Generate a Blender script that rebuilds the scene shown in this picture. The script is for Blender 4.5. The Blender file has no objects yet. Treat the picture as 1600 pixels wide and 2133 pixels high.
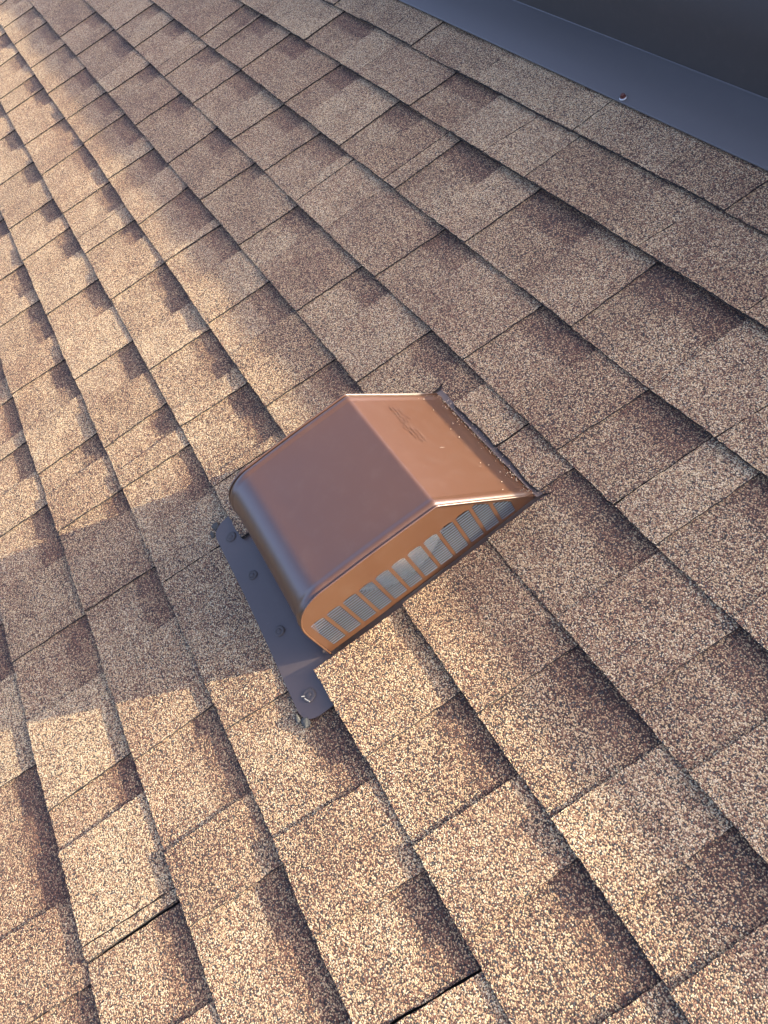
import bpy, math, random
from mathutils import Matrix, Vector, noise

random.seed(7)
S = bpy.context.scene

# ------------------------------------------------------------------ frame
# All layout is in roof metres: x along the courses, y up the slope, z out of
# the roof.  ROOF turns that frame into the world (22 degree pitch).
PITCH = math.radians(22)
ROOF = Matrix.Translation((0, 0, 4.2)) @ Matrix.Rotation(PITCH, 4, 'X')

# ------------------------------------------------------------------ camera
cam = bpy.data.cameras.new('camera')
cam_o = bpy.data.objects.new('camera', cam)
S.collection.objects.link(cam_o)
S.camera = cam_o
cx, cy, cz = (0.4751, 0.7858, -0.3961), (0.6326, -0.6179, -0.4670), (-0.6116, -0.0287, -0.7906)
CM = Matrix(((cx[0], -cy[0], -cz[0]), (cx[1], -cy[1], -cz[1]), (cx[2], -cy[2], -cz[2]))).to_4x4()
CM.translation = (0, 0, 0.8624)
cam_o.matrix_world = ROOF @ CM
cam.sensor_fit = 'VERTICAL'
cam.sensor_height = 36.0
cam.lens = 36.0 * 1600 / 2133
cam.clip_start = 0.02
cam.clip_end = 4000

# ------------------------------------------------------------------ light
E_SUN = math.radians(8.2)          # height of the sun above the roof plane
AZ = Vector((0.455, 0.8905))        # its bearing on the roof (to the sun)
sun_roof = Vector((math.cos(E_SUN) * AZ.x, math.cos(E_SUN) * AZ.y, math.sin(E_SUN)))
sun_dir = (ROOF.to_3x3() @ sun_roof).normalized()
world = bpy.data.worlds.new('World')
S.world = world
world.use_nodes = True
nt = world.node_tree
sky = nt.nodes.new('ShaderNodeTexSky')
sky.sky_type = 'NISHITA'
sky.sun_disc = False
sky.sun_elevation = math.asin(sun_dir.z)
sky.sun_rotation = math.atan2(sun_dir.x, sun_dir.y)
sky.air_density = 0.28
sky.dust_density = 3.0
sky.ozone_density = 1.0
bg = nt.nodes['Background']
bg.inputs['Strength'].default_value = 0.15
nt.links.new(sky.outputs['Color'], bg.inputs['Color'])
sun = bpy.data.lights.new('sun', 'SUN')
sun.energy = 2.3
sun.angle = math.radians(0.55)
sun.color = (1.0, 0.90, 0.66)
sun_o = bpy.data.objects.new('sun', sun)
S.collection.objects.link(sun_o)
sun_o.matrix_world = Matrix.Translation((0, 0, 30)) @ sun_dir.to_track_quat('Z', 'Y').to_matrix().to_4x4()

S.view_settings.view_transform = 'Standard'
S.view_settings.look = 'None'
S.view_settings.gamma = 1.0
S.view_settings.use_curve_mapping = False
S.view_settings.exposure = 2.72

# ------------------------------------------------------------------ helpers
def link(o, parent=None):
    S.collection.objects.link(o)
    if parent is not None:
        o.parent = parent
    return o

def mesh_obj(name, verts, faces, mats, parent=None, idx=None, smooth=False, attrs=None):
    me = bpy.data.meshes.new(name)
    me.from_pydata([tuple(v) for v in verts], [], faces)
    for m in mats:
        me.materials.append(m)
    if idx is not None:
        me.polygons.foreach_set('material_index', idx)
    if smooth is True:
        me.polygons.foreach_set('use_smooth', [True] * len(me.polygons))
    elif smooth:
        me.polygons.foreach_set('use_smooth', smooth)
    if attrs:
        for k, vals in attrs.items():
            a = me.attributes.new(k, 'FLOAT', 'POINT')
            a.data.foreach_set('value', vals)
    me.update()
    return link(bpy.data.objects.new(name, me), parent)

def tag(o, label=None, cat=None, kind=None, group=None):
    if label: o['label'] = label
    if cat: o['category'] = cat
    if kind: o['kind'] = kind
    if group: o['group'] = group
    return o

class MB:
    """collects shapes into one mesh"""
    def __init__(self): self.v = []; self.f = []; self.i = []; self.s = []
    def add(self, verts, faces, i=0, s=False):
        n = len(self.v)
        self.v += [tuple(p) for p in verts]
        for f in faces:
            self.f.append(tuple(n + k for k in f)); self.i.append(i); self.s.append(s)
    def box(self, a, b, i=0):
        (x0, y0, z0), (x1, y1, z1) = a, b
        self.add([(x0,y0,z0),(x1,y0,z0),(x1,y1,z0),(x0,y1,z0),(x0,y0,z1),(x1,y0,z1),(x1,y1,z1),(x0,y1,z1)],
                 [(0,3,2,1),(4,5,6,7),(0,1,5,4),(1,2,6,5),(2,3,7,6),(3,0,4,7)], i)
    def lathe(self, c, prof, n=24, i=0, wob=0.0, s=True, seed=0.0):
        vs = []
        for r, z in prof:
            for k in range(n):
                a = 2 * math.pi * k / n
                rr = r * (1 + wob * noise.noise((math.cos(a) * 1.3 + seed, math.sin(a) * 1.3, seed * 3)))
                vs.append((c[0] + rr * math.cos(a), c[1] + rr * math.sin(a), c[2] + z))
        fs = []
        for j in range(len(prof) - 1):
            for k in range(n):
                k2 = (k + 1) % n
                fs.append((j*n+k, j*n+k2, (j+1)*n+k2, (j+1)*n+k))
        self.add(vs, fs, i, s)
        m = len(prof) - 1
        self.add(vs[m*n:], [tuple(range(n))], i, s)
    def tube(self, pts, r, n=8, i=0):
        vs = []; m = len(pts)
        for j, p in enumerate(pts):
            p = Vector(p)
            d = (Vector(pts[min(j+1, m-1)]) - Vector(pts[max(j-1, 0)])).normalized()
            a = d.orthogonal().normalized() if j == 0 else (a - d * a.dot(d)).normalized()
            b = d.cross(a)
            for k in range(n):
                t = 2 * math.pi * k / n
                vs.append(p + r * (math.cos(t) * a + math.sin(t) * b))
        fs = [(j*n+k, j*n+(k+1) % n, (j+1)*n+(k+1) % n, (j+1)*n+k) for j in range(m-1) for k in range(n)]
        fs += [tuple(range(n))[::-1], tuple((m-1)*n+k for k in range(n))]
        self.add(vs, fs, i, True)
    def build(self, name, mats, parent=None):
        return mesh_obj(name, self.v, self.f, mats, parent, self.i, self.s)

# ------------------------------------------------------------------ materials
def new_mat(name):
    m = bpy.data.materials.new(name); m.use_nodes = True
    t = m.node_tree
    return m, t, t.nodes['Principled BSDF']

def N(t, typ, **kw):
    n = t.nodes.new(typ)
    for k, v in kw.items(): setattr(n, k, v)
    return n

def math_n(t, op, a, b=None, c=None, clamp=False):
    n = N(t, 'ShaderNodeMath', operation=op); n.use_clamp = clamp
    for k, v in enumerate((a, b, c)):
        if v is None: continue
        if isinstance(v, (int, float)): n.inputs[k].default_value = v
        else: t.links.new(v, n.inputs[k])
    return n.outputs[0]

def noise_n(t, vec, scale, detail=3, rough=0.55):
    n = N(t, 'ShaderNodeTexNoise'); n.inputs['Scale'].default_value = scale
    n.inputs['Detail'].default_value = detail; n.inputs['Roughness'].default_value = rough
    t.links.new(vec, n.inputs['Vector'])
    return n.outputs['Fac']

def mix_col(t, fac, a, b, mode='MIX'):
    n = N(t, 'ShaderNodeMix', data_type='RGBA', blend_type=mode)
    ins = {'f': n.inputs[0], 'a': n.inputs[6], 'b': n.inputs[7]}
    for k, v in (('f', fac), ('a', a), ('b', b)):
        if isinstance(v, (int, float)): ins[k].default_value = v
        elif isinstance(v, tuple): ins[k].default_value = (*v, 1)
        else: t.links.new(v, ins[k])
    return n.outputs[2]

def granule_material(name='shingle_granules'):
    m, t, p = new_mat(name)
    L = t.links
    co = N(t, 'ShaderNodeTexCoord').outputs['Object']
    # slightly warped coordinates so that the chips are not all alike
    wn = N(t, 'ShaderNodeTexNoise'); wn.inputs['Scale'].default_value = 900; L.new(co, wn.inputs['Vector'])
    wv = N(t, 'ShaderNodeVectorMath', operation='MULTIPLY_ADD')
    L.new(wn.outputs['Color'], wv.inputs[0]); wv.inputs[1].default_value = (0.0012,) * 3; L.new(co, wv.inputs[2])
    vo = N(t, 'ShaderNodeTexVoronoi', feature='F1'); vo.inputs['Scale'].default_value = GRAIN
    L.new(wv.outputs[0], vo.inputs['Vector'])
    sep = N(t, 'ShaderNodeSeparateColor'); L.new(vo.outputs['Color'], sep.inputs[0])
    r, g, b = sep.outputs
    tone = N(t, 'ShaderNodeAttribute', attribute_name='tone').outputs['Fac']
    band = N(t, 'ShaderNodeAttribute', attribute_name='band').outputs['Fac']
    sv = N(t, 'ShaderNodeAttribute', attribute_name='sv').outputs['Fac']
    bn = noise_n(t, co, 30, 4)
    # printed dark band at the head of the exposed lower layer
    edge = math_n(t, 'ADD', sv, math_n(t, 'MULTIPLY', math_n(t, 'SUBTRACT', bn, 0.5), 0.20))
    edge = math_n(t, 'ADD', edge, math_n(t, 'MULTIPLY', math_n(t, 'SUBTRACT', b, 0.5), 0.09))
    mr = N(t, 'ShaderNodeMapRange', interpolation_type='SMOOTHSTEP')
    L.new(edge, mr.inputs[0]); mr.inputs[1].default_value = 0.63; mr.inputs[2].default_value = 0.70
    bm = math_n(t, 'MULTIPLY', mr.outputs[0], band)
    blot = math_n(t, 'MULTIPLY', math_n(t, 'SUBTRACT', noise_n(t, co, 11, 3), 0.5), 0.55)
    # share of light chips: random chip value shifted by tone, blotches, band
    val = math_n(t, 'ADD', r, math_n(t, 'ADD', tone, blot))
    val = math_n(t, 'SUBTRACT', val, math_n(t, 'MULTIPLY', bm, 0.28))
    ramp = N(t, 'ShaderNodeValToRGB'); cr = ramp.color_ramp; cr.interpolation = 'CONSTANT'
    stops = [(0.0, (0.082, 0.038, 0.027)), (0.08, (0.163, 0.070, 0.043)), (0.20, (0.230, 0.106, 0.063)),
             (0.28, (0.069, 0.057, 0.048)), (0.32, (0.316, 0.163, 0.091)), (0.41, (0.439, 0.259, 0.141)),
             (0.52, (0.581, 0.379, 0.200)), (0.68, (0.734, 0.507, 0.272)), (0.89, (0.847, 0.658, 0.406))]
    while len(cr.elements) < len(stops): cr.elements.new(0.5)
    for e, (q, c) in zip(cr.elements, stops): e.position = q; e.color = (*c, 1)
    L.new(val, ramp.inputs[0])
    # bluish slate chips sprinkled through everything
    slate = math_n(t, 'LESS_THAN', g, 0.06)
    col = mix_col(t, slate, ramp.outputs[0], (0.075, 0.072, 0.072))
    rust = math_n(t, 'LESS_THAN', b, math_n(t, 'MULTIPLY_ADD', noise_n(t, co, 5, 2), 0.5, math_n(t, 'MULTIPLY_ADD', math_n(t, 'FRACT', math_n(t, 'MULTIPLY', tone, 37.0)), 0.34, -0.30)))
    col = mix_col(t, math_n(t, 'MULTIPLY', rust, 0.55), col, (0.27, 0.115, 0.07))
    # black asphalt shows in the pits between the chips
    pit = N(t, 'ShaderNodeMapRange'); L.new(vo.outputs['Distance'], pit.inputs[0])
    pit.inputs[1].default_value = 0.52; pit.inputs[2].default_value = 0.70
    col = mix_col(t, math_n(t, 'MULTIPLY', pit.outputs[0], 0.93), col, (0.016, 0.014, 0.014))
    # old run-off stains, broad and faint
    mpn = N(t, 'ShaderNodeMapping'); L.new(co, mpn.inputs['Vector']); mpn.inputs['Scale'].default_value = (5.0, 1.6, 1.0)
    st = N(t, 'ShaderNodeMapRange'); L.new(noise_n(t, mpn.outputs[0], 1.0, 4, 0.6), st.inputs[0])
    st.inputs[1].default_value = 0.35; st.inputs[2].default_value = 0.65; st.inputs[3].default_value = 0.0; st.inputs[4].default_value = 0.16
    col = mix_col(t, st.outputs[0], col, (0.10, 0.075, 0.06))
    L.new(col, p.inputs['Base Color'])
    p.inputs['Roughness'].default_value = 0.8
    p.inputs['Specular IOR Level'].default_value = 0.35
    # chip relief, every chip tilted its own way
    h = math_n(t, 'ADD', math_n(t, 'MULTIPLY', vo.outputs['Distance'], -1.0), math_n(t, 'MULTIPLY', g, 0.55))
    h = math_n(t, 'ADD', h, math_n(t, 'MULTIPLY', noise_n(t, co, 55, 2), 0.5))
    bu = N(t, 'ShaderNodeBump'); bu.inputs['Strength'].default_value = 0.9; bu.inputs['Distance'].default_value = 0.0015
    L.new(h, bu.inputs['Height']); L.new(bu.outputs[0], p.inputs['Normal'])
    return m

def asphalt_material():
    m, t, p = new_mat('asphalt_edge')
    co = N(t, 'ShaderNodeTexCoord').outputs['Object']
    vo = N(t, 'ShaderNodeTexVoronoi'); vo.inputs['Scale'].default_value = GRAIN; t.links.new(co, vo.inputs['Vector'])
    sep = N(t, 'ShaderNodeSeparateColor'); t.links.new(vo.outputs['Color'], sep.inputs[0])
    k = math_n(t, 'GREATER_THAN', sep.outputs[0], 0.92)
    t.links.new(mix_col(t, k, (0.016, 0.014, 0.014), (0.20, 0.14, 0.10)), p.inputs['Base Color'])
    p.inputs['Roughness'].default_value = 0.9
    return m

def paint_material(name, col, rough=0.34, scratch=0.0, spec=0.5, bump=0.10, ior=1.8):
    m, t, p = new_mat(name)
    L = t.links
    co = N(t, 'ShaderNodeTexCoord').outputs['Object']
    n1 = noise_n(t, co, 14, 5)
    c = mix_col(t, math_n(t, 'MULTIPLY_ADD', n1, 0.5, -0.05, True), col, tuple(v * 0.93 for v in col))
    # thin dust
    n2 = noise_n(t, co, 60, 6, 0.7)
    c = mix_col(t, math_n(t, 'MULTIPLY', math_n(t, 'SUBTRACT', n2, 0.5, None, True), 0.12), c, (0.40, 0.32, 0.26))
    if scratch:
        mp = N(t, 'ShaderNodeMapping'); L.new(co, mp.inputs['Vector'])
        mp.inputs['Rotation'].default_value = (0.3, 0.2, 0.9); mp.inputs['Scale'].default_value = (260, 22, 22)
        a = noise_n(t, mp.outputs[0], 1.0, 2)
        b = noise_n(t, co, 9, 2)
        k = math_n(t, 'MULTIPLY', math_n(t, 'GREATER_THAN', a, 0.735), math_n(t, 'GREATER_THAN', b, 0.60))
        c = mix_col(t, math_n(t, 'MULTIPLY', k, scratch), c, (0.62, 0.52, 0.46))
    L.new(c, p.inputs['Base Color'])
    rr = math_n(t, 'MULTIPLY_ADD', n2, 0.10, rough - 0.05)
    L.new(rr, p.inputs['Roughness'])
    p.inputs['Specular IOR Level'].default_value = spec
    p.inputs['IOR'].default_value = ior
    bu = N(t, 'ShaderNodeBump'); bu.inputs['Strength'].default_value = bump; bu.inputs['Distance'].default_value = 0.002
    h = math_n(t, 'ADD', math_n(t, 'MULTIPLY', noise_n(t, co, 5, 2), 3.0), math_n(t, 'MULTIPLY', n2, 0.10))
    L.new(h, bu.inputs['Height']); L.new(bu.outputs[0], p.inputs['Normal'])
    return m

def plain_material(name, col, rough=0.6, metal=0.0, var=0.25, scale=60, bump=0.2):
    m, t, p = new_mat(name)
    co = N(t, 'ShaderNodeTexCoord').outputs['Object']
    n = noise_n(t, co, scale, 5)
    t.links.new(mix_col(t, n, tuple(v * (1 - var) for v in col), tuple(min(1, v * (1 + var)) for v in col)), p.inputs['Base Color'])
    p.inputs['Roughness'].default_value = rough
    p.inputs['Metallic'].default_value = metal
    bu = N(t, 'ShaderNodeBump'); bu.inputs['Strength'].default_value = bump; bu.inputs['Distance'].default_value = 0.001
    t.links.new(n, bu.inputs['Height']); t.links.new(bu.outputs[0], p.inputs['Normal'])
    return m

GRAIN = 660
M_GRAN = granule_material()
M_ASPH = asphalt_material()
M_DECK = plain_material('roof_felt', (0.035, 0.032, 0.030), 0.9)
M_PAINT = paint_material('brown_vent_paint', (0.080, 0.0330, 0.0145), 0.36, 0.55, 0.5, 0.03, 1.85)
M_FLANGE = paint_material('brown_flange_paint', (0.090, 0.064, 0.055), 0.45, 0.15, 0.5, 0.04, 1.6)
M_CURB = paint_material('dark_brown_coil_paint', (0.054, 0.046, 0.042), 0.6, 0.0, 0.4, 0.02, 1.45)
M_LEG = paint_material('coil_paint_sky_sheen', (0.100, 0.090, 0.086), 0.42, 0.0, 0.5, 0.02, 1.5)  # dark brown coil paint made lighter: reflected sky put into the colour
M_SCUFF = plain_material('rubbed_paint', (0.42, 0.33, 0.28), 0.6)
M_SLAT = plain_material('bright_slat', (0.17, 0.19, 0.22), 0.4, 0.25, 0.05, 200, 0.05)
M_ALU = plain_material('bare_aluminium', (0.80, 0.81, 0.82), 0.32, 1.0, 0.10, 200, 0.1)
M_DARK = plain_material('throat_darkness', (0.02, 0.02, 0.02), 0.8)  # near-black colour stands in for the unlit hole
M_SEAL = plain_material('grey_sealant', (0.075, 0.070, 0.060), 0.85, 0, 0.30, 240, 0.7)
M_SEALD = plain_material('flange_sealant', (0.085, 0.068, 0.062), 0.7, 0, 0.2, 200, 0.5)
M_CHIP = plain_material('loose_chip', (0.55, 0.42, 0.28), 0.8, 0, 0.5, 500)
M_WOOD = plain_material('pale_splinter', (0.70, 0.60, 0.42), 0.8)
M_STEEL = plain_material('zinc_washer', (0.55, 0.55, 0.54), 0.45, 0.6)
M_SCREW = plain_material('brown_screw_head', (0.12, 0.035, 0.025), 0.5, 0.1)
M_GRASS = plain_material('lawn', (0.032, 0.036, 0.022), 0.95, 0, 0.5, 3)

# ------------------------------------------------------------------ ground and roof deck
g = mesh_obj('ground', [(-900,-900,0),(900,-900,0),(900,900,0),(-900,900,0)], [(0,1,2,3)], [M_GRASS])
tag(g, 'lawn far below the eaves', None, 'structure')
U0, U1 = -5.2, 2.0
mb = MB(); mb.box((U0, -3.0, -0.06), (U1, 1.9, -0.012))
roof = mb.build('roof', [M_DECK])
roof.matrix_world = ROOF
tag(roof, 'sloping roof laid with brown and tan laminated asphalt shingles', None, 'structure')

# ------------------------------------------------------------------ shingle courses
# per course: butt line y; rows are (joint u at butt, joint u at head, end of the
# exposed lower layer to the right of it or None, gap in mm)
YB = dict(E=.6137, D=.4968, C=.3459, B=.2011, A=.0568, Z=-.0836, Y=-.2276, X=-.3723, W=-.511, V=-.6565, U=-.80)
ROWS = {
    'E': [(-1.72, -1.724, None, 2), (-1.606, -1.609, -1.444, 1), (-1.363, -1.358, None, 1), (-1.054, -1.057, None, 2), (-0.849, -0.85, None, 1)],
    'D': [(-2.209, -2.197, None, 1), (-2.121, -2.109, None, 1), (-1.939, -1.941, -1.772, 2), (-1.665, -1.653, None, 1), (-1.427, -1.427, -1.272, 1), (-1.161, -1.151, None, 1.5), (-1.035, -1.038, None, 2), (-0.756, -0.747, None, 1), (-0.552, -0.548, None, 1)],
    'C': [(-2.616, -2.608, None, 1), (-2.346, -2.344, -2.233, 1), (-2.222, -2.222, -2.109, 1), (-2.03, -2.028, -1.901, 1), (-1.759, -1.748, -1.648, 1), (-1.477, -1.476, -1.373, 1), (-1.287, -1.283, None, 2.6), (-1.241, -1.241, -1.106, 1), (-1.003, -0.997, -0.847, 1), (-0.716, -0.716, -0.547, 1), (-0.436, -0.421, None, 1.5)],
    'B': [(-2.994, -2.98, None, 1), (-2.799, -2.784, -2.691, 1), (-2.589, -2.583, -2.454, 1), (-2.373, -2.36, None, 2), (-2.295, -2.287, -2.162, 1), (-2.059, -2.046, -1.887, 1), (-1.785, -1.77, -1.651, 1), (-1.588, -1.573, -1.445, 1), (-1.419, -1.414, None, 2.6), (-1.285, -1.271, None, 1), (-1.081, -1.069, -0.964, 1), (-0.799, -0.788, -0.658, 1), (-0.565, -0.554, -0.45, 1), (-0.45, -0.444, None, 2.8), (-0.374, -0.368, -0.25, 1)],
    'A': [(-3.378, -3.372, None, 1), (-3.079, -3.065, -2.92, 1), (-2.845, -2.831, -2.594, 1), (-2.568, -2.554, None, 2), (-2.451, -2.436, -2.331, 1), (-2.171, -2.16, -2.053, 1), (-1.889, -1.885, -1.767, 1), (-1.661, -1.647, -1.592, 1), (-1.603, -1.588, None, 2), (-1.425, -1.411, -1.307, 1), (-1.141, -1.131, -1.029, 1), (-0.903, -0.896, -0.74, 1), (-0.637, -0.631, None, 3), (-0.542, -0.531, -0.368, 0.5), (-0.252, -0.245, -0.154, 0.7)],
    'Z': [(-3.322, -3.308, -3.075, 1), (-3.023, -3.009, -2.857, 1), (-2.746, -2.732, -2.582, 1.5), (-2.497, -2.483, -2.337, 1), (-2.295, -2.281, -2.1, 1), (-2.027, -2.013, -1.888, 1), (-1.75, -1.752, -1.571, 1), (-1.553, -1.539, -1.413, 1), (-1.279, -1.271, -1.155, 1), (-0.991, -0.983, -0.886, 1), (-0.346, -0.339, -0.199, 0.6), (-0.102, -0.101, -0.026, 0.6)],
    'Y': [(-3.251, -3.245, -3.093, 1), (-2.982, -2.968, -2.841, 1), (-2.84, -2.825, -2.692, 2), (-2.545, -2.53, -2.429, 1), (-2.303, -2.296, -2.139, 1), (-2.038, -2.024, -1.887, 1), (-1.884, -1.87, None, 2), (-1.804, -1.789, -1.701, 1), (-1.573, -1.559, -1.38, 1), (-1.283, -1.271, -1.129, 1), (-1.091, -1.076, -0.929, 1), (-0.918, -0.908, None, 2.8), (-0.388, -0.381, -0.264, 0.5), (-0.164, -0.161, -0.038, 0.6)],
    'X': [(-2.718, -2.703, -2.572, 1), (-2.438, -2.424, -2.292, 1), (-2.167, -2.153, -2.045, 1), (-1.974, -1.968, -1.841, 1), (-1.695, -1.683, -1.554, 1), (-1.417, -1.404, -1.293, 1), (-1.179, -1.176, -1.099, 1), (-1.058, -1.044, -0.917, 1), (-0.821, -0.807, None, 1.5), (-0.54, -0.525, -0.362, 0.5), (-0.257, -0.243, -0.138, 0.6), (-0.147, -0.134, None, 2.6)],
    'W': [(-1.982, -1.969, -1.835, 1), (-1.792, -1.778, -1.617, 1), (-1.524, -1.51, -1.372, 1), (-1.244, -1.237, -1.169, 1), (-1.076, -1.063, -1.008, 1), (-0.878, -0.865, -0.753, 1), (-0.591, -0.586, -0.447, 0.8), (-0.354, -0.347, -0.274, 0.7), (-0.271, -0.263, -0.172, 1.4)],
    'V': [(-1.527, -1.524, -1.402, 1), (-1.366, -1.361, -1.263, 1), (-1.171, -1.161, -1.02, 1), (-0.889, -0.877, -0.756, 1), (-0.613, -0.609, -0.545, 0.7), (-0.418, -0.407, None, 2), (-0.398, -0.391, -0.271, 3.4)],
    'U': [(-0.996, -0.982, -0.872, 0.6), (-0.71, -0.697, -0.488, 0.7), (-0.389, -0.375, -0.304, 0.7)],
}
ORDER = list(YB)
for k in range(14):
    YB['T%d' % k] = -.80 - .143 * (k + 1); ORDER.append('T%d' % k)

# vent footprint cut out of the shingles
CX0, CX1, CY1 = -.789, -.5245, .1475
T_BASE, T_TAB = .0021, .0030

def n1(x, seed):
    return noise.noise((x, seed * 7.31 + 0.5, 1.7))

def butt_wave(ci, u):
    return .0030 * n1(u * 2.3, ci) + .0014 * n1(u * 11, ci + 40) + .0007 * n1(u * 60, ci + 90)

def lift(ci, u, s):
    # shingles lie a little uneven; their butts stand up here and there
    k = max(0.0, n1(u * 3.1, ci + 17)) * .0022 + max(0.0, n1(u * 9, ci + 23)) * .0010
    if ORDER[ci] == 'D': k += .0035 * max(0, 1 - abs(u + .9) / .9)
    if ORDER[ci] in 'EDC': k += .0008 + .0022 * max(0, n1(u * 4.3, ci + 31)) + .0012 * max(0, n1(u * 17, ci + 35))
    if ORDER[ci] in 'YX' and -.92 < u < -.40 and ORDER[ci] == 'Y':
        k += .0045 * min(1, (u + .92) / .05, (-.40 - u) / .05)
    return k * max(0.0, 1 - s) ** 1.3

def ztop(ci, u, s, layer):
    e = .0040 - .0053 * s + lift(ci, u, s) + .0006 * n1(u * 14 + s * 3, ci + 60)
    return e + (T_TAB if layer else 0.0)

def piece(ci, ub0, ut0, ub1, ut1, layer, toneval, bandf, step, acc, cut=None):
    """one patch of shingle between two joints (u at butt / u at head on each side)"""
    yb, ye = YB[ORDER[ci]], None
    yt = YB[ORDER[ci-1]] if ci else .757
    ex = yt - yb
    smax = 1.0 + .022 / ex if layer else 1.0 + .030 / ex
    w = max(ub1 - ub0, ut1 - ut0)
    nx = max(2, int(math.ceil(w / step))); ny = max(3, int(math.ceil(ex * smax / (step * 1.5))))
    sd = ci * 13.7 + ub0 * 31
    V, F, I, SM, TO, BA, SV = acc
    base = len(V)
    th = T_TAB if layer else T_BASE
    jag = .0009 if layer else .0008
    rects = [(0.0, 1.0, 0.0, smax)]
    def put(tx, s):
        e0, e1 = ub0 + (ut0 - ub0) * s, ub1 + (ut1 - ub1) * s
        u = e0 + (e1 - e0) * tx
        y = yb + ex * s + butt_wave(ci, u) * (1 - s)
        return u, y
    grid = {}
    rnd = random.Random(int(sd * 1000) & 0xffffff)
    for j in range(ny + 1):
        s = smax * j / ny
        for i in range(nx + 1):
            u, y = put(i / nx, s)
            bx = (i in (0, nx)); by = (j == 0)
            if bx: u += rnd.uniform(-jag, jag) + .0006 * n1(y * 40, sd)
            if by: y += rnd.uniform(-jag, jag)
            grid[i, j] = (u, y, ztop(ci, u, s, layer), s)
    # drop cells inside the vent's cut-out, and pull the ring onto its outline
    def inside(u, y):
        return cut and CX0 < u < CX1 and y < cut + .004 * n1(u * 17, 5)
    alive = {}
    for j in range(ny):
        for i in range(nx):
            q = [grid[i, j], grid[i+1, j], grid[i+1, j+1], grid[i, j+1]]
            ins = [inside(a[0], a[1]) for a in q]
            alive[i, j] = not any(ins) if cut else True
    if cut:
        # move vertices of surviving rim cells up to the cut line
        for (i, j), ok in list(alive.items()):
            if ok: continue
            for (a, b) in ((i, j), (i+1, j), (i+1, j+1), (i, j+1)):
                u, y, z, s = grid[a, b]
                if not inside(u, y):
                    cl = cut + .004 * n1(u * 17, 5)
                    dx0, dx1, dy = CX0 - u, u - CX1, y - cl
                    if dy < 0 or dy < .016 and (dx0 < 0 and dx1 < 0):
                        if dx0 >= 0 and dx0 < .02: u = CX0 + rnd.uniform(-jag, jag)
                        elif dx1 >= 0 and dx1 < .02: u = CX1 + rnd.uniform(-jag, jag)
                        elif dy >= 0: y = cl + rnd.uniform(-jag, jag)
                        grid[a, b] = (u, y, z, s)
    vid = {}
    def vert(i, j, bot):
        k = (i, j, bot)
        if k not in vid:
            u, y, z, s = grid[i, j]
            vid[k] = len(V)
            V.append((u, y, z - (th if bot else 0)))
            TO.append(toneval); BA.append(bandf); SV.append(s)
        return vid[k]
    for j in range(ny):
        for i in range(nx):
            if not alive[i, j]: continue
            F.append((vert(i,j,0), vert(i+1,j,0), vert(i+1,j+1,0), vert(i,j+1,0))); I.append(0); SM.append(True)
            for (a, b, ni, nj) in (((i,j),(i+1,j),i,j-1), ((i+1,j),(i+1,j+1),i+1,j), ((i+1,j+1),(i,j+1),i,j+1), ((i,j+1),(i,j),i-1,j)):
                if alive.get((ni, nj), False): continue
                if nj >= ny: continue
                # own vertices for the rim so that the top keeps its shading
                n = len(V)
                for (p, bot) in ((a,0),(a,1),(b,1),(b,0)):
                    u, y, z, s = grid[p]
                    V.append((u, y, z - (th if bot else 0))); TO.append(toneval); BA.append(bandf); SV.append(s)
                F.append((n, n+1, n+2, n+3)); I.append(1); SM.append(False)

def emit(name, acc, parent):
    V, F, I, SM, TO, BA, SV = acc
    if not F: return None
    return mesh_obj(name, V, F, [M_GRAN, M_ASPH], parent, I, SM, {'tone': TO, 'band': BA, 'sv': SV})

def acc(): return ([], [], [], [], [], [], [])

def in_view(u, y, margin=40):
    d = Vector((u, y, 0)) - Vector((0, 0, .8624))
    x, yy, z = Vector(cx).dot(d), Vector(cy).dot(d), Vector(cz).dot(d)
    if z <= 0.05: return False
    px, py = 800 + 1600 * x / z, 1066.5 + 1600 * yy / z
    return -margin < px < 1600 + margin and -margin < py < 2133 + margin

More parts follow.
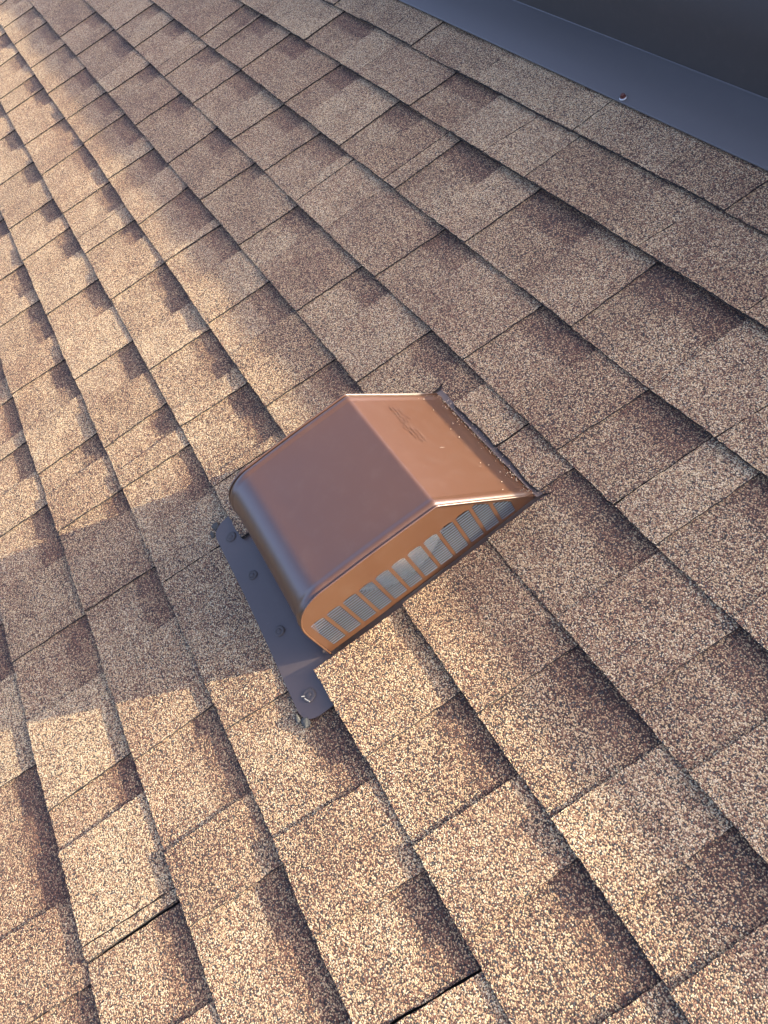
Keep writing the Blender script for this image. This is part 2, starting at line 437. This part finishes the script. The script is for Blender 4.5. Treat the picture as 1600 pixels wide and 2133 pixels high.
far_tabs, far_base = acc(), acc()
ntab = 0
TONES = {}
for ci, c in enumerate(ORDER):
    rows = list(ROWS.get(c, []))
    yt = YB[ORDER[ci-1]] if ci else .757
    ym = (YB[c] + yt) / 2
    rr = random.Random(100 + ci)
    # carry the course on beyond what the photo shows
    first = rows[0] if rows else None
    lo = first[0] if first else rr.uniform(-.9, -.7)
    hi_u = rows[-1][0] if rows else lo
    hi_p = rows[-1][2] if rows else None
    ext = []
    u = lo
    while u > U0 + .3:
        u -= rr.choice((.28, .27, .20, .28, .23)) + rr.uniform(-.012, .012)
        ext.append((u, u + .006, u + rr.uniform(.09, .15), 1))
    u = max(hi_u, hi_p or hi_u) + .14 if rows else lo
    while u < U1 - .3:
        ext.append((u, u + .006, u + rr.uniform(.09, .15), 1))
        u += rr.choice((.28, .27, .20, .28, .23)) + rr.uniform(-.012, .012)
    rows = sorted(rows + ext)
    # tabs between joints
    cutc = {'A': CY1, 'Z': 9.0, 'Y': 9.0}.get(c)
    segs = []
    for k in range(len(rows) - 1):
        ub, ut, pe, gap = rows[k]
        ub2, ut2, _, _ = rows[k+1]
        gm = gap / 2000.0
        if pe is None:
            s0b, s0t = ub + gm, ut + gm
        else:
            pe = min(pe, ut2 - .004)
            d = pe - ut
            s0b, s0t = ub + d, pe
            if ub2 - s0b < .012: continue
        segs.append((s0b, s0t, ub2 - rows[k+1][3] / 2000.0, ut2 - rows[k+1][3] / 2000.0, k))
    # shingle strips: about a metre each, broken at joints that have no lower layer beside them or at every fourth
    breaks = [0]; 
    for k in range(1, len(rows) - 1):
        wide = rows[k][3] >= 2
        if rows[k][3] > 2.5 or (wide and rows[k][0] - rows[breaks[-1]][0] > .35) or rows[k][0] - rows[breaks[-1]][0] > 1.0: breaks.append(k)
    breaks.append(len(rows) - 1)
    for a, b in zip(breaks, breaks[1:]):
        ra, rb = rows[a], rows[b]
        ga, gb = max(.6, ra[3]) / 2000.0, max(.6, rb[3]) / 2000.0
        tone = rr.uniform(-.03, .08)
        vis = any(in_view(ra[0] + (rb[0] - ra[0]) * q / 12, yy) for q in range(13) for yy in (YB[c], ym, yt))
        kids = [s for s in segs if a <= s[4] < b]
        if vis:
            A = acc(); piece(ci, ra[0]+ga, ra[1]+ga, rb[0]-gb, rb[1]-gb, 0, tone, 1.0, .010, A, cutc)
            sh = emit('shingle', A, roof)
        else:
            piece(ci, ra[0]+ga, ra[1]+ga, rb[0]-gb, rb[1]-gb, 0, tone, 1.0, .05, far_base, cutc); sh = None
        for (s0b, s0t, s1b, s1t, k) in kids:
            tv = TONES.get((c, k - sum(1 for e in ext if e[0] < lo)), rr.uniform(-.08, .16))
            show = sh is not None and any(in_view(s0b + (s1b - s0b) * q / 4, yy) for q in range(5) for yy in (YB[c], ym, yt))
            if show:
                A = acc(); piece(ci, s0b, s0t, s1b, s1t, 1, tv, 0.0, .0065, A, cutc)
                if emit('tab', A, sh): ntab += 1
            else:
                piece(ci, s0b, s0t, s1b, s1t, 1, tv, 0.0, .04, far_tabs, cutc)
o = emit('outlying_shingle', far_base, roof); tag(o, None, None, 'stuff')
o = emit('outlying_tab', far_tabs, roof); tag(o, None, None, 'stuff')
print('tabs', ntab)

# ------------------------------------------------------------------ metal curb along the top of the slope
YF, YK = .699, .8085
LEAN, HC = .27, .146
curb = bpy.data.objects.new('metal_flashing', None); link(curb)
KB = Vector((-1.1, YF, .009)); curb.matrix_world = ROOF @ Matrix.Translation(KB)
tag(curb, 'dark brown metal flashing and upstand running along the top of the shingles', 'flashing', 'thing')
def k_(x, y, z): return (x - KB.x, y - KB.y, z - KB.z)
def strip_x(prof, xs, mats, name, parent, wav=0.0, off=k_):
    """profile in (y, z) carried along x"""
    mb = MB(); n = len(prof); vs = []
    for x in xs:
        for j, (y, z) in enumerate(prof):
            w = wav * n1(x * 2.1, 3 + j * .15)
            vs.append(off(x, y + w * .5, z + w))
    fs = [(i*n+j, (i+1)*n+j, (i+1)*n+j+1, i*n+j+1) for i in range(len(xs)-1) for j in range(n-1)]
    mb.add(vs, fs, 0, True)
    return mb.build(name, mats, parent)
xs = [-5.2 + .1 * i for i in range(83)]
b = .0015
leg = [(YF + .003, .0062), (YF - .0006, .0064), (YF - .0012, .0084), (YF, .0098), (YF + .003, .0102), (YF + .05, .0104), (YK - .006, .0106)]
leg += [(YK - .006 + b * math.sin(t) + b * .5 * (1 - math.cos(t)) , .0106 + b * (1 - math.cos(t))) for t in (.3, .7, 1.0, 1.2)]
strip_x(leg, xs, [M_LEG], 'flashing_leg', curb, .0004)
y0, z0 = leg[-1]
up = [(y0, z0), (y0 + LEAN * .06, z0 + .06), (y0 + LEAN * (HC - z0 - .004), HC - .004), (y0 + LEAN * (HC - z0) + .004, HC), (y0 + LEAN * HC + .05, HC + .002)]
strip_x(up, xs, [M_CURB], 'upstand', curb, .0004)
top = [(y0 + LEAN * HC + .05, HC + .0025), (y0 + LEAN * HC + .6, HC + .02), (y0 + LEAN * HC + .6, -.01)]
strip_x(top, xs, [M_CURB], 'top_cover', curb)
sc = MB(); c = k_(-1.0345, .7058, .0104)
sc.lathe(c, [(.0062, 0), (.0066, .0008), (.0060, .0020), (.0040, .0024)], 20)
w = sc.build('washer', [M_STEEL], curb)
sc = MB(); c2 = (c[0] - .0004, c[1] + .0003, c[2] + .0022)
sc.lathe(c2, [(.0052, 0), (.0054, .0006), (.0046, .0012)], 18)
sc.lathe((c2[0], c2[1], c2[2] + .0011), [(.0038, 0), (.0038, .0034), (.0032, .0042)], 6, 0, 0, False)
h = sc.build('screw_head', [M_SCREW], w)

# ------------------------------------------------------------------ roof vent
XL, XR = -.778, -.532
VB = Vector(((XL + XR) / 2, -.03, .004))
vent = bpy.data.objects.new('roof_vent', None); link(vent)
vent.matrix_world = ROOF @ Matrix.Translation(VB)
tag(vent, 'brown painted metal slant-back roof vent with louvred sides, set into the shingles', 'vent')
def v_(x, y, z): return (x - VB.x, y - VB.y, z - VB.z)

# hood outline in (y, z), from the upslope foot over the crease and nose to the front foot
ctrl = [(.1415, -.002), (.1390, .0045)]
a0, a1 = Vector((.1390, .0045)), Vector((.0290, .1190))
for k in range(1, 9): ctrl.append(tuple(a0.lerp(a1, k / 9 * .985)))
ctrl += [tuple(a0.lerp(a1, q)) for q in (.93, .965, .982)]
ctrl += [(.0294, .1186), (.0276, .1199), (.0254, .1206), (.0232, .1208), (.0195, .1210)]
for k in range(1, 9):
    t = k / 8; ctrl.append((.0195 + (-.138 - .0195) * t, .1210 + .0070 * t + .0012 * math.sin(math.pi * t)))
ctrl += [(-.1440, .1284), (-.1510, .1280), (-.1580, .1267), (-.1665, .1240), (-.1740, .1203), (-.1805, .1153), (-.1862, .1088), (-.1910, .1005), (-.1945, .0925),
         (-.1965, .0840), (-.1975, .0745), (-.1982, .0600), (-.1988, .0350), (-.1993, .0095), (-.1994, .0045)]
def normals(P):
    out = []
    for j in range(len(P)):
        a, b = P[max(j-1, 0)], P[min(j+1, len(P)-1)]
        d = Vector((b[0]-a[0], b[1]-a[1])).normalized(); out.append(Vector((d.y, -d.x)))
    return out
NR = normals(ctrl)
mb = MB(); vs = []
# across the width: folded rim, shallow groove, flat sheet
stat = [(0, -.0004), (.0012, .0012), (.0030, .0014), (.0046, .0002), (.0070, -.0009), (.0110, -.0010), (.0140, .0003), (.018, .0006)]
W = XR - XL
stations = [(XL + d, o) for d, o in stat] + [(XL + W * q, .0006 + .0007 * math.sin(math.pi * q)) for q in (.2, .35, .5, .65, .8)] + [(XR - d, o) for d, o in reversed(stat)]
n = len(ctrl)
for x, o in stations:
    for j, (y, z) in enumerate(ctrl):
        nn = NR[j]
        oo = -o  # normals() points inward for this winding
        dent = .0012 * n1(y * 9 + x * 6, 77) if XL + .02 < x < XR - .02 else 0
        vs.append(v_(x, y + nn.x * (oo + dent * .4), z + nn.y * (oo + dent * .4)))
fs = [(i*n+j, i*n+j+1, (i+1)*n+j+1, (i+1)*n+j) for i in range(len(stations)-1) for j in range(n-1)]
mb.add(vs, fs, 0, True)
hood = mb.build('hood', [M_PAINT], vent)
# folded seam along both ends of the hood
for xx in (XL + .0004, XR - .0004):
    mb = MB()
    mb.tube([v_(xx, y - NR[j].x * .0006, z - NR[j].y * .0006) for j, (y, z) in enumerate(ctrl) if j], .0013, 8)
    mb.build('folded_seam', [M_PAINT], hood)
# scuffed spots where the paint is rubbed through
mb = MB(); rs = random.Random(3)
KN = next(j for j, c_ in enumerate(ctrl) if c_[0] < -.143)
def on_hood(x, k):
    j = int(k); f_ = k - j
    a, b_ = ctrl[j], ctrl[min(j + 1, n - 1)]
    nn = NR[j]
    y, z = a[0] + (b_[0] - a[0]) * f_ - nn.x * .0016, a[1] + (b_[1] - a[1]) * f_ - nn.y * .0016
    return v_(x, y, z)
def scuff(x, k, dx, dk, w):
    P, Q = Vector(on_hood(x, k)), Vector(on_hood(x + dx, k + dk))
    nn = NR[int(k)]; up_ = Vector((0, -nn.x, -nn.y)); s_ = (Q - P).cross(up_).normalized() * w
    mb.add([P + s_, Q + s_ * .3, Q - s_ * .3, P - s_], [(0, 1, 2, 3)])
for q in range(16):
    scuff(XL + .050 + rs.uniform(0, .055), KN - 1.0 + rs.uniform(0, 3.5), rs.uniform(-.004, .004), rs.uniform(.1, .5), .00022)
for q in range(5):
    scuff(XR - rs.uniform(.008, .03), KN - 7 + rs.uniform(0, 6), rs.uniform(-.012, .012), rs.uniform(.1, .3), .00018)
for q in range(4):
    scuff(XL + rs.uniform(.02, .2), 12.0 + rs.uniform(0, 2.0), rs.uniform(.001, .004), .15, .0004)
for q in range(12):
    scuff(XR - rs.uniform(.001, .003), KN + rs.uniform(0, 7), -.0015, rs.uniform(.2, .7), .00030)
tag(mb.build('paint_scuff', [M_SCUFF], hood), None, None, 'stuff')

def hood_z(y):
    best = None
    for (ya, za), (yb_, zb) in zip(ctrl[1:], ctrl[2:]):
        if min(ya, yb_) <= y <= max(ya, yb_) and abs(ya - yb_) > 1e-6:
            z = za + (zb - za) * (y - ya) / (yb_ - ya)
            best = z if best is None else max(best, z)
    return best if best is not None else .01
TILT = -.052
def zfoot(y): return .0078 + TILT * (y + .2)
def zbot(y): return .0172 + TILT * (y + .187)
def ztp(y): return min(.0836 - .045 * (y + .185), hood_z(y) - .0085)
PIT, G0, GW = .02480, -.1866, .0200
NG = 12
def end_panel(x, sgn, name):
    """end wall with its twelve openings, sheet metal 1 mm thick"""
    cols = [-.1968, -.193, -.190]
    op = []
    for g_ in range(NG):
        a = G0 + PIT * g_; b_ = a + GW
        if g_ == NG - 1: b_ = a + .0215
        op.append((a, b_)); 
        cols += [a + (b_ - a) * q / 4 for q in range(5)]
    cols += [.118, .124, .130, .1365]
    cols = sorted(set(round(q, 6) for q in cols))
    mb = MB()
    def quad(y0, y1, za0, za1, zb0, zb1):
        for xx in (x, x - sgn * .001):
            mb.add([v_(xx, y0, za0), v_(xx, y1, za1), v_(xx, y1, zb1), v_(xx, y0, zb0)], [(0, 1, 2, 3)])
    for y0, y1 in zip(cols, cols[1:]):
        ymid = (y0 + y1) / 2
        o_ = next((q for q in op if q[0] - 1e-6 <= y0 and y1 <= q[1] + 1e-6), None)
        ht0, ht1 = max(hood_z(y0) - .0008, zfoot(y0) + .0002), max(hood_z(y1) - .0008, zfoot(y1) + .0002)
        if o_ is None:
            quad(y0, y1, zfoot(y0), zfoot(y1), ht0, ht1)
        else:
            q0, q1 = max(zbot(y0), zfoot(y0)), max(zbot(y1), zfoot(y1))
            r0, r1 = max(ztp(y0), q0 + .001), max(ztp(y1), q1 + .001)
            # rounded opening corners
            if abs(y0 - o_[0]) < 1e-5: r0 -= .0025
            if abs(y1 - o_[1]) < 1e-5: r1 -= .0025
            quad(y0, y1, zfoot(y0), zfoot(y1), q0, q1)
            quad(y0, y1, r0, r1, ht0, ht1)
            for za, zb in ((q0, q1), (r0, r1)):
                mb.add([v_(x, y0, za), v_(x, y1, zb), v_(x - sgn*.001, y1, zb), v_(x - sgn*.001, y0, za)], [(0, 1, 2, 3)])
    pan = mb.build(name, [M_PAINT], vent)
    # louvre slats: bright strips bent out of the openings
    for (a, b_) in op:
        k = 0
        z = zbot((a + b_) / 2) + .0024
        while True:
            ya, yb_ = a - .0004, b_ + .0002
            # clip to the slanted head of the last openings
            while yb_ - ya > .004 and ztp(yb_) < z + TILT * (yb_ - (a + b_) / 2) + .0006: yb_ -= .0008
            if yb_ - ya <= .004 or z > ztp(a) - .001: break
            s = MB()
            dz = lambda y: TILT * (y - (a + b_) / 2)
            xo, xi = x + sgn * .0004, x - sgn * .0002
            t = .00034
            P = []
            for (yy, xx_in) in ((ya, .0012), (ya + .0014, 0), (yb_ - .0014, 0), (yb_, .0012)):
                zz = z + dz(yy)
                P += [v_(xo - sgn * xx_in, yy, zz), v_(xi, yy, zz + .0003), v_(xi, yy, zz + .0003 + t), v_(xo - sgn * xx_in, yy, zz + t)]
            F = []
            for j in range(3):
                q = j * 4
                F += [(q+e, q+(e+1) % 4, q+4+(e+1) % 4, q+4+e) for e in range(4)]
            F += [(3,2,1,0), (12,13,14,15)]
            s.add(P, F)
            s.build('slat', [M_SLAT], pan)
            z += .0051; k += 1
    return pan
end_panel(XR - .0016, 1, 'louvre_panel')
end_panel(XL + .0016, -1, 'louvre_panel')

# inner collar of bare metal round the roof opening, near-black disc inside it as painted darkness of the hole
mb = MB()
cc = v_((XL + XR) / 2 - .002, -.048, .004)
mb.lathe(cc, [(.100, 0), (.100, .080), (.1012, .083), (.103, .080), (.103, 0)], 48, 0, 0, True)
mb.f.pop(); mb.i.pop(); mb.s.pop()
mb.build('throat_collar', [M_ALU], vent)
mb = MB(); mb.lathe(v_((XL + XR) / 2, -.048, .0015), [(.0985, 0), (.0985, .0004)], 40)
mb.build('throat_dark_disc', [M_DARK], vent)

# flange: front apron on the shingles, hidden plate under the rest
out = [(-.8475, -.232), (-.8455, -.246), (-.8415, -.2545), (-.834, -.2615), (-.825, -.2635), (-.70, -.2655), (-.60, -.2695), (-.51, -.2735),
       (-.492, -.2738), (-.483, -.2715), (-.4755, -.265), (-.4715, -.256), (-.4705, -.243), (-.4702, -.200)]
mb = MB()
def fz(y): return .0052 if y < -.214 else .0052 - .0080 * min(1, (y + .214) / .03)
ys = [-.248, -.238, -.228, -.214, -.206, -.195, -.184]
ts = [q / 40 for q in range(41)]
def out_y(x):
    for (xa, ya), (xb, yb_) in zip(out, out[1:]):
        if xa <= x <= xb: return ya + (yb_ - ya) * (x - xa) / (xb - xa + 1e-9)
    return out[-1][1]
xs_f = sorted(set([p[0] for p in out] + [-.845 + .374 * q / 40 for q in range(41)]))
vs = []; m_ = len(ys) + 1
for x in xs_f:
    col = [out_y(x)] + [max(y, out_y(x) + .0006 * (q + 1)) for q, y in enumerate(ys)]
    for y in col: vs.append(v_(x, y, fz(y) + .0008 * n1(x * 9, 12)))
fs = [(i*m_+j, (i+1)*m_+j, (i+1)*m_+j+1, i*m_+j+1) for i in range(len(xs_f)-1) for j in range(m_-1)]
mb.add(vs, fs, 0, True)
k0 = len(mb.v)
rim = [vs[i*m_] for i in range(len(xs_f))]
mb.add(rim + [(a, b_, c_ - .0016) for a, b_, c_ in rim], [(i, i+len(rim), i+1+len(rim), i+1) for i in range(len(rim)-1)])
fl = mb.build('flange', [M_FLANGE], vent)
mb = MB(); mb.box(v_(-.845, -.190, -.0040), v_(-.47, .25, -.0028)); mb.build('base_plate', [M_FLANGE], vent)
# upslope and side skirt seen in the cut round the hood
mb = MB()
px_ = [XL - .003 + (W + .006) * q / 30 for q in range(31)]
vs = []
for x in px_:
    for (y, z) in ((.1385, .0055), (.1415, .0016), (.1465 + .0012 * n1(x * 30, 8), .0008), (.154, -.001)):
        vs.append(v_(x, y, z))
mb.add(vs, [(i*4+j, (i+1)*4+j, (i+1)*4+j+1, i*4+j+1) for i in range(30) for j in range(3)], 0, True)
mb.build('skirt', [M_FLANGE], vent)

# sealed nail heads on the flange
for q, (x, y, r) in enumerate(((-.8085, -.2418, .0088), (-.7212, -.2408, .0080), (-.6125, -.2449, .0080), (-.5035, -.2511, .0096))):
    mb = MB()
    zz = .0052
    mb.lathe(v_(x, y, zz), [(r * 1.02, -.0006), (r, .0010), (r * .93, .0017), (r * .55, .0016), (r * .46, .0011), (r * .40, .0018), (r * .15, .0022)], 30, 0, .10, True, q + 1.0)
    mb.build('sealed_nail', [M_SEALD], fl)
# dabs of grey sealant at the flange corners
for q, (x, y, r, sx) in enumerate(((-.8480, -.2560, .0085, 1.0), (-.8385, -.2665, .0050, 1.6), (-.4765, -.2715, .0085, 1.1), (-.487, -.2790, .0050, 1.5))):
    mb = MB()
    r *= .75
    mb.lathe((0, 0, 0), [(r, -.003), (r * .95, -.0006), (r * .7, .0004), (r * .3, .0008)], 34, 0, .5, True, q + 5.3)
    mb.v = [v_(x + a * sx, y + b_, .0056 + c_ + .0008 * n1(a * 300, q)) for a, b_, c_ in mb.v]
    mb.build('sealant_dab', [M_SEAL], fl)

# embossed lettering and oval mark on the slanted back
A0, A1 = Vector((.1390, .0045)), Vector((.0290, .1190))
dirn = (A1 - A0).normalized(); nrm = Vector((dirn.y, -dirn.x))
if nrm.y < 0: nrm = -nrm
def on_slant(x, t, h):
    p = A0 + dirn * t + nrm * (h + .0010)
    return v_(x, p.x, p.y)
def slant_t(y): return (A0.x - y) / (A0.x - A1.x) * (A1 - A0).length
mb = MB()
re_ = random.Random(4)
def bar(x0, t0, x1, t1, w=.0006, h=.0011):
    d = Vector((x1-x0, t1-t0)); l = d.length
    if l < 1e-6: return
    d /= l; h = .00022 + .00006 * re_.random(); q = Vector((-d.y, d.x)) * w
    m0, m1 = (x0, t0), (x1, t1)
    P = [on_slant(x0+q.x, t0+q.y, .0001), on_slant(x1+q.x, t1+q.y, .0001), on_slant(x1, t1, h), on_slant(x0, t0, h), on_slant(x1-q.x, t1-q.y, .0001), on_slant(x0-q.x, t0-q.y, .0001)]
    mb.add(P, [(0,1,2,3), (3,2,4,5)])
def word(x0, x1, t):
    x = x0
    while x < x1:
        w = .0022
        for _ in range(2):
            a, b_ = re_.choice(((0, 0), (w, 0), (0, .0028), (w, .0028), (w/2, .0014))), re_.choice(((0, .0028), (w, .0028), (w, 0), (w, .0014)))
            bar(x + a[0], t + a[1], x + b_[0], t + b_[1], .0006)
        x += .0036
tc = slant_t(.070)
word(-.745, -.722, tc + .004); word(-.743, -.718, tc - .002); word(-.739, -.718, tc - .008); word(-.722, -.712, tc - .012)
word(-.700, -.690, tc + .009); word(-.700, -.668, tc + .004); word(-.697, -.660, tc - .002); word(-.688, -.662, tc - .008)
xo_, to_ = -.7105, tc + .001
pts = [(xo_ + .0085 * math.cos(2*math.pi*k/28), to_ + .0062 * math.sin(2*math.pi*k/28)) for k in range(29)]
for p_, q_ in zip(pts, pts[1:]): bar(*p_, *q_, .00045)
bar(xo_ - .005, to_ + .002, xo_ + .001, to_ + .003); bar(xo_ - .004, to_ - .002, xo_ + .005, to_ - .001); bar(xo_ + .002, to_ - .003, xo_ + .004, to_ + .003)
mb.build('embossed_lettering', [M_PAINT], hood)

# ------------------------------------------------------------------ small loose things
mb = MB(); rg = random.Random(9)
def chip(p, r):
    vs = []
    for d in ((1,0,0),(-1,0,0),(0,1,0),(0,-1,0),(0,0,1),(0,0,-1)):
        k = r * rg.uniform(.6, 1.2); vs.append((p[0]+d[0]*k, p[1]+d[1]*k, p[2]+d[2]*k*.8))
    mb.add(vs, [(0,2,4),(2,1,4),(1,3,4),(3,0,4),(2,0,5),(1,2,5),(3,1,5),(0,3,5)])
for k in range(150):
    x = rg.uniform(XL + .004, XR - .003)
    t = abs(rg.gauss(0, .006)) + .001
    if rg.random() < .16: t = rg.uniform(.005, .045)
    p = A0 + dirn * t + nrm * .0014
    chip((x, p.x, p.y), rg.uniform(.0006, .0011))
for k in range(50):
    chip((rg.uniform(XL, XR), .1425 + abs(rg.gauss(0, .003)), .0022), rg.uniform(.0006, .0011))
gr = mb.build('loose_granules', [M_CHIP]); gr.matrix_world = ROOF
tag(gr, 'loose stone granules lying along the foot of the slanted vent back', 'granules', 'stuff')
for (x, y, L_, a, lab) in ((-.4985, -.2555, .0085, .45, 'longer pale splinter lying by the lowest nail of the vent flange'), (-.5065, -.2580, .0045, 1.0, 'shorter pale splinter lying by the lowest nail of the vent flange')):
    mb = MB(); mb.box((-L_/2, -.0008, 0), (L_/2, .0006, .0009)); mb.v[5] = (L_/2 + .001, -.0002, .0008); mb.v[6] = (L_/2 - .001, .0005, .0008)
    sp = mb.build('splinter', [M_WOOD]); sp.matrix_world = ROOF @ Matrix.Translation((x, y, .0066)) @ Matrix.Rotation(a, 4, 'Z')
    tag(sp, lab, 'splinter', None, 'splinters on the flange')
